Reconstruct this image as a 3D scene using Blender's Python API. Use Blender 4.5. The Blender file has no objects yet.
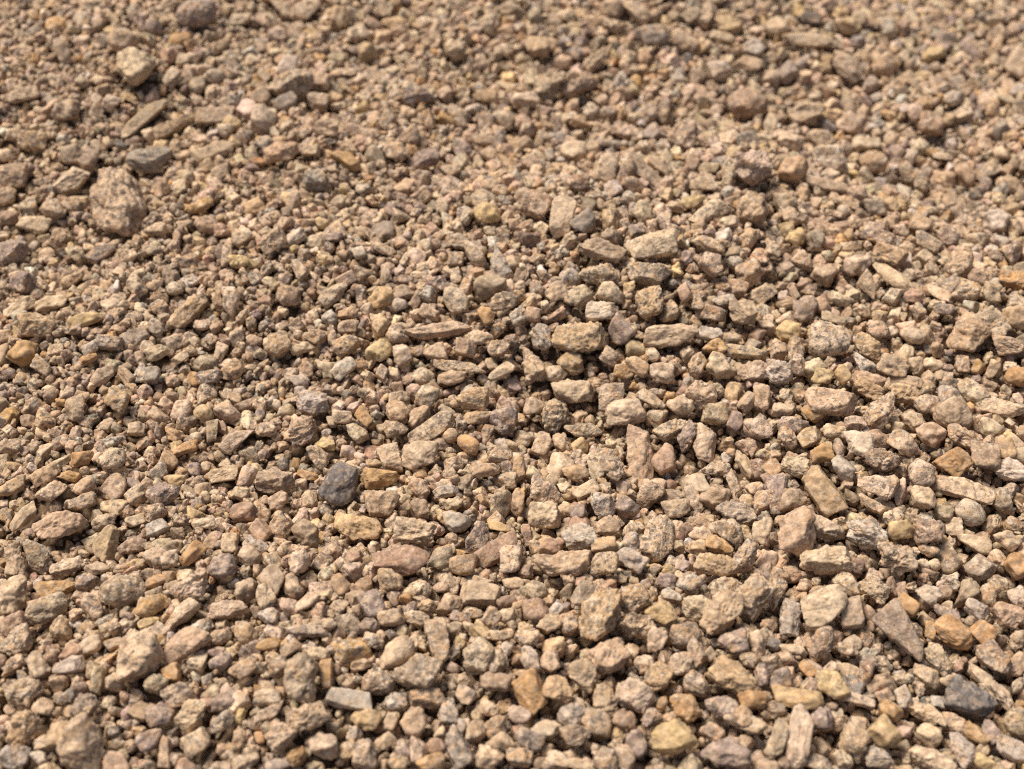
import bpy, math, random
import numpy as np
from mathutils import Vector

# ------------------------------------------------------------------ camera, sky, sun, exposure
scene = bpy.context.scene
WIDTH, HEIGHT = 1024, 769
PITCH = math.radians(48.0)
CAM = np.array([0.0, 0.0, 0.832])
LENS, SENSOR = 50.4, 36.0
TAN = SENSOR / 2 / LENS

cam_data = bpy.data.cameras.new('camera')
cam = bpy.data.objects.new('camera', cam_data)
scene.collection.objects.link(cam)
cam.location = CAM
cam.rotation_euler = (math.radians(90) - PITCH, 0, 0)
cam_data.lens = LENS
cam_data.sensor_width = SENSOR
cam_data.clip_start = 0.02
cam_data.clip_end = 500
cam_data.dof.use_dof = True
cam_data.dof.focus_distance = 1.055
cam_data.dof.aperture_fstop = 4.3
scene.camera = cam

SUN_DIR = Vector((-0.38, 0.30, 0.88)).normalized()          # towards the sun: high, behind and to the left
SUN_ELEV = math.asin(SUN_DIR.z)
world = bpy.data.worlds.new('World')
scene.world = world
world.use_nodes = True
wn = world.node_tree
wn.nodes.clear()
w_out = wn.nodes.new('ShaderNodeOutputWorld')
w_bg = wn.nodes.new('ShaderNodeBackground')
w_sky = wn.nodes.new('ShaderNodeTexSky')
w_sky.sky_type = 'NISHITA'
w_sky.sun_disc = False
w_sky.sun_elevation = SUN_ELEV
w_sky.sun_rotation = math.atan2(SUN_DIR.x, SUN_DIR.y)
w_sky.dust_density = 6.0
w_bg.inputs['Strength'].default_value = 0.085
wn.links.new(w_sky.outputs[0], w_bg.inputs[0])
wn.links.new(w_bg.outputs[0], w_out.inputs[0])

sun_data = bpy.data.lights.new('sun', 'SUN')
sun_data.energy = 3.5
sun_data.angle = math.radians(20.0)
sun_data.color = (1.0, 0.935, 0.85)
sun = bpy.data.objects.new('sun', sun_data)
scene.collection.objects.link(sun)
sun.rotation_euler = (-SUN_DIR).to_track_quat('-Z', 'Y').to_euler()

scene.cycles.filter_width = 1.1
scene.cycles.use_denoising = False
scene.cycles.sample_clamp_direct = 4.0
scene.cycles.sample_clamp_indirect = 1.5
scene.view_settings.view_transform = 'Standard'
scene.view_settings.look = 'None'
scene.view_settings.exposure = 0.35
scene.view_settings.gamma = 1.0
scene.view_settings.use_curve_mapping = False

# ------------------------------------------------------------------ materials
def ramp(nt, src, p0, p1, c0=0.0, c1=1.0):
    n = nt.nodes.new('ShaderNodeMapRange')
    n.inputs['From Min'].default_value = p0
    n.inputs['From Max'].default_value = p1
    n.inputs['To Min'].default_value = c0
    n.inputs['To Max'].default_value = c1
    nt.links.new(src, n.inputs['Value'])
    return n.outputs['Result']

def noise(nt, vec, scale, detail=4.0, rough=0.6, out='Fac'):
    n = nt.nodes.new('ShaderNodeTexNoise')
    n.inputs['Scale'].default_value = scale
    n.inputs['Detail'].default_value = detail
    n.inputs['Roughness'].default_value = rough
    nt.links.new(vec, n.inputs['Vector'])
    return n.outputs[out]

def mix(nt, fac, a, b, blend='MIX'):
    n = nt.nodes.new('ShaderNodeMix')
    n.data_type = 'RGBA'
    n.blend_type = blend
    for sock, v in ((n.inputs[0], fac), (n.inputs[6], a), (n.inputs[7], b)):
        if isinstance(v, (int, float)):
            sock.default_value = v
        elif isinstance(v, tuple):
            sock.default_value = (*v, 1.0)
        else:
            nt.links.new(v, sock)
    return n.outputs[2]

def shifted(nt, vec, x):
    n = nt.nodes.new('ShaderNodeVectorMath')
    n.operation = 'ADD'
    n.inputs[1].default_value = (x, x * 1.7, -x * 0.6)
    nt.links.new(vec, n.inputs[0])
    return n.outputs[0]

def stone_material():
    m = bpy.data.materials.new('weathered_granite')
    m.use_nodes = True
    nt = m.node_tree
    bsdf = nt.nodes['Principled BSDF']
    pos = nt.nodes.new('ShaderNodeNewGeometry').outputs['Position']
    att = nt.nodes.new('ShaderNodeAttribute')
    att.attribute_name = 'stone_colour'
    col = att.outputs['Color']
    weather = att.outputs['Alpha']                     # how much crust and stain a stone carries

    def times(s):
        n = nt.nodes.new('ShaderNodeMath')
        n.operation = 'MULTIPLY'
        nt.links.new(s, n.inputs[0])
        nt.links.new(weather, n.inputs[1])
        return n.outputs[0]
    # broad mottling inside each stone
    n1 = noise(nt, pos, 150, 4, 0.6)
    col = mix(nt, 1.0, col, mix(nt, ramp(nt, n1, 0.32, 0.68), (0.58, 0.55, 0.52), (1.30, 1.31, 1.32)), 'MULTIPLY')
    # rusty stain
    n2 = noise(nt, shifted(nt, pos, 3.1), 110, 4, 0.6)
    col = mix(nt, times(ramp(nt, n2, 0.52, 0.62, 0.0, 0.75)), col, (0.45, 0.275, 0.14))
    # pale cream crust
    n6 = noise(nt, shifted(nt, pos, 9.2), 150, 4, 0.62)
    col = mix(nt, times(ramp(nt, n6, 0.53, 0.60, 0.0, 0.75)), col, (0.58, 0.425, 0.275))
    # grey weathering
    n3 = noise(nt, shifted(nt, pos, 7.7), 210, 3, 0.55)
    col = mix(nt, times(ramp(nt, n3, 0.54, 0.60, 0.0, 0.7)), col, (0.245, 0.205, 0.165))
    # pale feldspar grains and dark mica specks
    n4 = noise(nt, shifted(nt, pos, 1.3), 300, 2, 0.5)
    col = mix(nt, times(ramp(nt, n4, 0.56, 0.66, 0.0, 0.7)), col, (0.63, 0.49, 0.355))
    n5 = noise(nt, shifted(nt, pos, 5.9), 300, 2, 0.5)
    col = mix(nt, times(ramp(nt, n5, 0.57, 0.63, 0.0, 0.8)), col, (0.13, 0.095, 0.07))
    nt.links.new(col, bsdf.inputs['Base Color'])
    bsdf.inputs['Roughness'].default_value = 0.88
    bsdf.inputs['Specular IOR Level'].default_value = 0.25
    b0 = nt.nodes.new('ShaderNodeBump')
    b0.inputs['Strength'].default_value = 1.0
    b0.inputs['Distance'].default_value = 0.0024
    nt.links.new(ramp(nt, weather, 0.3, 1.4, 0.25, 1.0), b0.inputs['Strength'])
    nt.links.new(noise(nt, shifted(nt, pos, 2.2), 290, 3, 0.65), b0.inputs['Height'])
    nt.links.new(b0.outputs[0], bsdf.inputs['Normal'])
    return m

def ground_material():
    m = bpy.data.materials.new('brown_grit')
    m.use_nodes = True
    nt = m.node_tree
    bsdf = nt.nodes['Principled BSDF']
    pos = nt.nodes.new('ShaderNodeNewGeometry').outputs['Position']
    v = nt.nodes.new('ShaderNodeTexVoronoi')
    v.inputs['Scale'].default_value = 130
    nt.links.new(pos, v.inputs['Vector'])
    hsv = nt.nodes.new('ShaderNodeSeparateColor')
    nt.links.new(v.outputs['Color'], hsv.inputs[0])
    col = mix(nt, hsv.outputs[0], (0.11, 0.072, 0.043), (0.25, 0.17, 0.105))
    n1 = noise(nt, pos, 500, 4, 0.7)
    col = mix(nt, 1.0, col, mix(nt, n1, (0.55, 0.52, 0.5), (1.3, 1.3, 1.3)), 'MULTIPLY')
    nt.links.new(col, bsdf.inputs['Base Color'])
    bsdf.inputs['Roughness'].default_value = 0.95
    bsdf.inputs['Specular IOR Level'].default_value = 0.15
    b = nt.nodes.new('ShaderNodeBump')
    b.inputs['Strength'].default_value = 1.0
    b.inputs['Distance'].default_value = 0.004
    b.invert = True
    nt.links.new(v.outputs['Distance'], b.inputs['Height'])
    b2 = nt.nodes.new('ShaderNodeBump')
    b2.inputs['Strength'].default_value = 0.8
    b2.inputs['Distance'].default_value = 0.001
    nt.links.new(n1, b2.inputs['Height'])
    nt.links.new(b.outputs[0], b2.inputs['Normal'])
    nt.links.new(b2.outputs[0], bsdf.inputs['Normal'])
    return m

STONE = stone_material()
GRIT = ground_material()

# ------------------------------------------------------------------ terrain: the mean level of the gravel surface
rng = np.random.default_rng(20240611)
_w = [(rng.uniform(0, 2 * math.pi), rng.uniform(0.16, 0.5), rng.uniform(0, 2 * math.pi)) for _ in range(14)]
_w += [(rng.uniform(0, 2 * math.pi), rng.uniform(0.07, 0.15), rng.uniform(0, 2 * math.pi)) for _ in range(8)]

def surface(x, y):
    x = np.asarray(x, dtype=float)
    y = np.asarray(y, dtype=float)
    near = np.exp(-((x / 3.0) ** 2 + ((y - 1.0) / 3.0) ** 2))
    h = np.zeros(np.broadcast(x, y).shape)
    for a, wl, ph in _w:
        k = 2 * math.pi / wl
        h = h + 0.0135 * wl * np.sin(k * (math.cos(a) * x + math.sin(a) * y) + ph)
    t = np.clip((y - 0.68) / 0.6, 0, 1.5)
    h = h - 0.05 * t * t * np.tanh(x / 0.45)
    # a low bank running across the upper middle
    h = h + 0.012 / (1 + np.exp(-(y - 0.925 - 0.2 * x) / 0.012)) * np.exp(-((x - 0.12) / 0.16) ** 2)
    return h * near

COS_P, SIN_P = math.cos(PITCH), math.sin(PITCH)
FWD = np.array([0, COS_P, -SIN_P])
UP = np.array([0, SIN_P, COS_P])

def ray(px, py):
    sx = (px - WIDTH / 2) / (WIDTH / 2) * TAN
    sy = (HEIGHT / 2 - py) / (WIDTH / 2) * TAN
    return FWD + sx * np.array([1.0, 0, 0]) + sy * UP

def place(px, py, lift):
    d = ray(px, py)
    t = 0.5
    for _ in range(60):
        p = CAM + d * t
        t += (p[2] - float(surface(p[0], p[1])) - lift) * 0.6
    return CAM + d * t, t            # t is the depth along the view axis

def project(p):
    q = p - CAM
    z = q @ FWD
    return WIDTH / 2 + q[..., 0] / z / TAN * WIDTH / 2, HEIGHT / 2 - (q @ UP) / z / TAN * WIDTH / 2, z

# ------------------------------------------------------------------ rock shapes
def icosphere(level):
    g = (1 + 5 ** 0.5) / 2
    v = [(-1, g, 0), (1, g, 0), (-1, -g, 0), (1, -g, 0), (0, -1, g), (0, 1, g), (0, -1, -g), (0, 1, -g), (g, 0, -1), (g, 0, 1), (-g, 0, -1), (-g, 0, 1)]
    f = [(0, 11, 5), (0, 5, 1), (0, 1, 7), (0, 7, 10), (0, 10, 11), (1, 5, 9), (5, 11, 4), (11, 10, 2), (10, 7, 6), (7, 1, 8),
         (3, 9, 4), (3, 4, 2), (3, 2, 6), (3, 6, 8), (3, 8, 9), (4, 9, 5), (2, 4, 11), (6, 2, 10), (8, 6, 7), (9, 8, 1)]
    v = [np.array(p) / np.linalg.norm(p) for p in v]
    for _ in range(level):
        cache, nf = {}, []
        def mid(a, b):
            k = (min(a, b), max(a, b))
            if k not in cache:
                p = v[a] + v[b]
                v.append(p / np.linalg.norm(p))
                cache[k] = len(v) - 1
            return cache[k]
        for a, b, c in f:
            ab, bc, ca = mid(a, b), mid(b, c), mid(c, a)
            nf += [(a, ab, ca), (b, bc, ab), (c, ca, bc), (ab, bc, ca)]
        f = nf
    return np.array(v), np.array(f, dtype=np.int32)

ICO = [icosphere(i) for i in range(5)]
PLANES = {'b': 9, 'r': 26, 'l': 18, 'w': 12, 's': 14, 'a': 14, 'e': 15, 'k': 30}
DEEP = {'b': 0.95, 'r': 0.95, 'l': 0.95, 'w': 0.85, 's': 0.65, 'a': 0.85, 'e': 0.95, 'k': 0.9}

def rock(level, rg, kind='l', rough=1.0, dims=(1.0, 1.0, 1.0)):
    """a broken stone: planes cut off a ball, stretched to its proportions, then roughened evenly; its box is -1..1"""
    d = ICO[level][0]
    k = PLANES[kind]
    n = rg.normal(size=(k, 3))
    n /= np.linalg.norm(n, axis=1)[:, None]
    if kind not in 'rk':                              # six roughly square faces and a few broken corners
        q, _ = np.linalg.qr(rg.normal(size=(3, 3)) * 0.16 + np.eye(3))
        n[:6] = np.concatenate([q, -q]) + rg.normal(size=(6, 3)) * {'b': 0.17, 'e': 0.14, 's': 0.14}.get(kind, 0.28)
        n /= np.linalg.norm(n, axis=1)[:, None]
    h = rg.uniform(0.84, 1.0, k) if kind in 'rk' else rg.uniform(0.66, 1.0, k)
    if kind not in 'rk':
        h[:6] = rg.uniform(0.62, 0.9, 6) if kind != 'b' else rg.uniform(0.58, 0.85, 6)
    p = {'r': 10.0, 'k': 9.0, 'l': 22.0}.get(kind, 45.0)
    inv = np.maximum(d @ n.T, 0) / h
    inv = np.concatenate([inv, np.full((len(d), 1), 0.86)], axis=1)
    r = (inv ** p).sum(1) ** (-1 / p)
    pts = d * r[:, None]
    if kind == 'k':
        pts[:, 1:] *= (1 - 0.26 * pts[:, :1])
    if kind == 'w':
        s = rg.choice([-1, 1])
        pts[:, 1:] *= (1 - 0.42 * s * pts[:, :1])
    dims = np.array(dims, dtype=float)
    dims /= np.cbrt(dims.prod())
    pts = pts * dims
    out = d / dims
    out /= np.linalg.norm(out, axis=1)[:, None]
    f = np.zeros(len(d))
    octs = [(1.9, 0.055), (3.8, 0.048), (7.5, 0.042), (14.0, 0.032), (26.0, 0.020)]
    q = pts + 0.22 * np.sin(pts @ rg.normal(size=(3, 3)) * 2.6 + rg.uniform(0, 6.28, 3)) + 0.06 * np.sin(pts @ rg.normal(size=(3, 3)) * 8 + rg.uniform(0, 6.28, 3))
    for i, (fr, am) in enumerate(octs[:level + 1]):
        am = am * {'r': 0.7, 'l': 1.1, 'k': (0.55, 0.75, 1.3, 1.5, 1.5)[i]}.get(kind, 0.8) * rough
        kv = rg.normal(size=(3, 9))
        kv *= fr * rg.uniform(0.7, 1.4, 9) / np.linalg.norm(kv, axis=0)
        s = np.sin(q @ kv + rg.uniform(0, 6.28, 9))
        f += am * (s if i % 2 == 0 else 0.7 - 1.4 * np.abs(s)).sum(1) * 0.45
    pts = pts + out * (f * min(1.0, 1.15 * dims.min()))[:, None]
    lo, hi = pts.min(0), pts.max(0)
    return (pts - (lo + hi) / 2) / ((hi - lo) / 2)

def build_mesh(name, verts, faces, cols, mat, smooth=None):
    me = bpy.data.meshes.new(name)
    me.vertices.add(len(verts))
    me.vertices.foreach_set('co', np.ascontiguousarray(verts, dtype=np.float32).ravel())
    me.loops.add(faces.size)
    me.loops.foreach_set('vertex_index', np.ascontiguousarray(faces, dtype=np.int32).ravel())
    me.polygons.add(len(faces))
    me.polygons.foreach_set('loop_start', np.arange(0, faces.size, faces.shape[1], dtype=np.int32))
    me.polygons.foreach_set('use_smooth', np.ones(len(faces), dtype=bool) if smooth is None else smooth)
    if cols is not None:
        at = me.attributes.new('stone_colour', 'FLOAT_COLOR', 'POINT')
        c4 = np.ones((len(verts), 4), dtype=np.float32)
        c4[:, :cols.shape[-1]] = cols
        at.data.foreach_set('color', c4.ravel())
    me.materials.append(mat)
    me.update(calc_edges=True)
    return me

def link(name, me):
    o = bpy.data.objects.new(name, me)
    scene.collection.objects.link(o)
    return o

def fineness(x, y):
    """1 where fines fill the gaps (upper left), 0 on the coarse side (lower right)"""
    px, py, z = project(np.stack([x, y, surface(x, y)], -1))
    f = 1.08 - (px / WIDTH) * 1.0 - (py / HEIGHT) * 0.38
    f = f - 0.40 * np.clip(1 - py / 280, 0, 1)
    f = f + 0.20 * np.sin(px / 97 + py / 61) * np.sin(py / 83 - px / 140 + 1.0)
    return np.clip(f, 0, 0.8)

# ------------------------------------------------------------------ the ground sheet, out to the horizon
def axis(lo, hi, step, far):
    a = list(np.arange(lo, hi, step))
    s, right, left = step, [], []
    x = hi
    while x < far:
        right.append(x); s *= 1.35; x += s
    s, x = step, lo - step
    while x > -far:
        left.append(x); s *= 1.35; x -= s
    return np.array(left[::-1] + a + right)

gx = axis(-1.1, 1.1, 0.005, 150.0)
gy = axis(0.0, 2.3, 0.005, 150.0)
GX, GY = np.meshgrid(gx, gy)
GZ = surface(GX, GY) - 0.018 + 0.010 * np.where((GY > 0.3) & (GY < 2.4), fineness(GX, np.clip(GY, 0.3, 2.4)), 0)
gv = np.stack([GX.ravel(), GY.ravel(), GZ.ravel()], 1)
ii, jj = np.meshgrid(np.arange(len(gy) - 1), np.arange(len(gx) - 1), indexing='ij')
b0 = (ii * len(gx) + jj).ravel()
gf = np.stack([b0, b0 + 1, b0 + 1 + len(gx), b0 + len(gx)], 1)
ground = link('ground', build_mesh('ground', gv, gf, None, GRIT))
ground['kind'] = 'structure'
ground['label'] = 'bare brown earth under and around the gravel'
ground['category'] = 'ground'

# ------------------------------------------------------------------ the stones one can single out
COLOUR = {
    'T': ((.43, .31, .20), 'tan'), 't': ((.32, .225, .15), 'brownish tan'), 'P': ((.47, .322, .205), 'pinkish tan'),
    'L': ((.53, .40, .265), 'pale tan'), 'K': ((.55, .40, .285), 'pale pinkish'), 'W': ((.61, .525, .425), 'off white'),
    'C': ((.57, .43, .28), 'cream'), 'Y': ((.53, .37, .185), 'yellow ochre'), 'O': ((.46, .31, .175), 'ochre'),
    'A': ((.45, .26, .11), 'orange tan'), 'B': ((.25, .17, .12), 'brown'), 'R': ((.36, .228, .15), 'reddish brown'),
    'G': ((.29, .24, .19), 'grey'), 'H': ((.46, .385, .305), 'pale grey'), 'D': ((.13, .118, .110), 'dark grey'),
    'S': ((.235, .208, .182), 'blue grey'), 'U': ((.30, .22, .178), 'purplish grey'), 'V': ((.40, .30, .185), 'olive'),
    'M': ((.38, .285, .19), 'greyish tan'),
}
SHAPE = {'l': 'lumpy stone', 'k': 'knobbly stone', 'r': 'rounded stone', 'w': 'wedge shaped stone', 's': 'flat stone', 'b': 'blocky stone', 'a': 'angular stone', 'e': 'long stone'}

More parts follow.
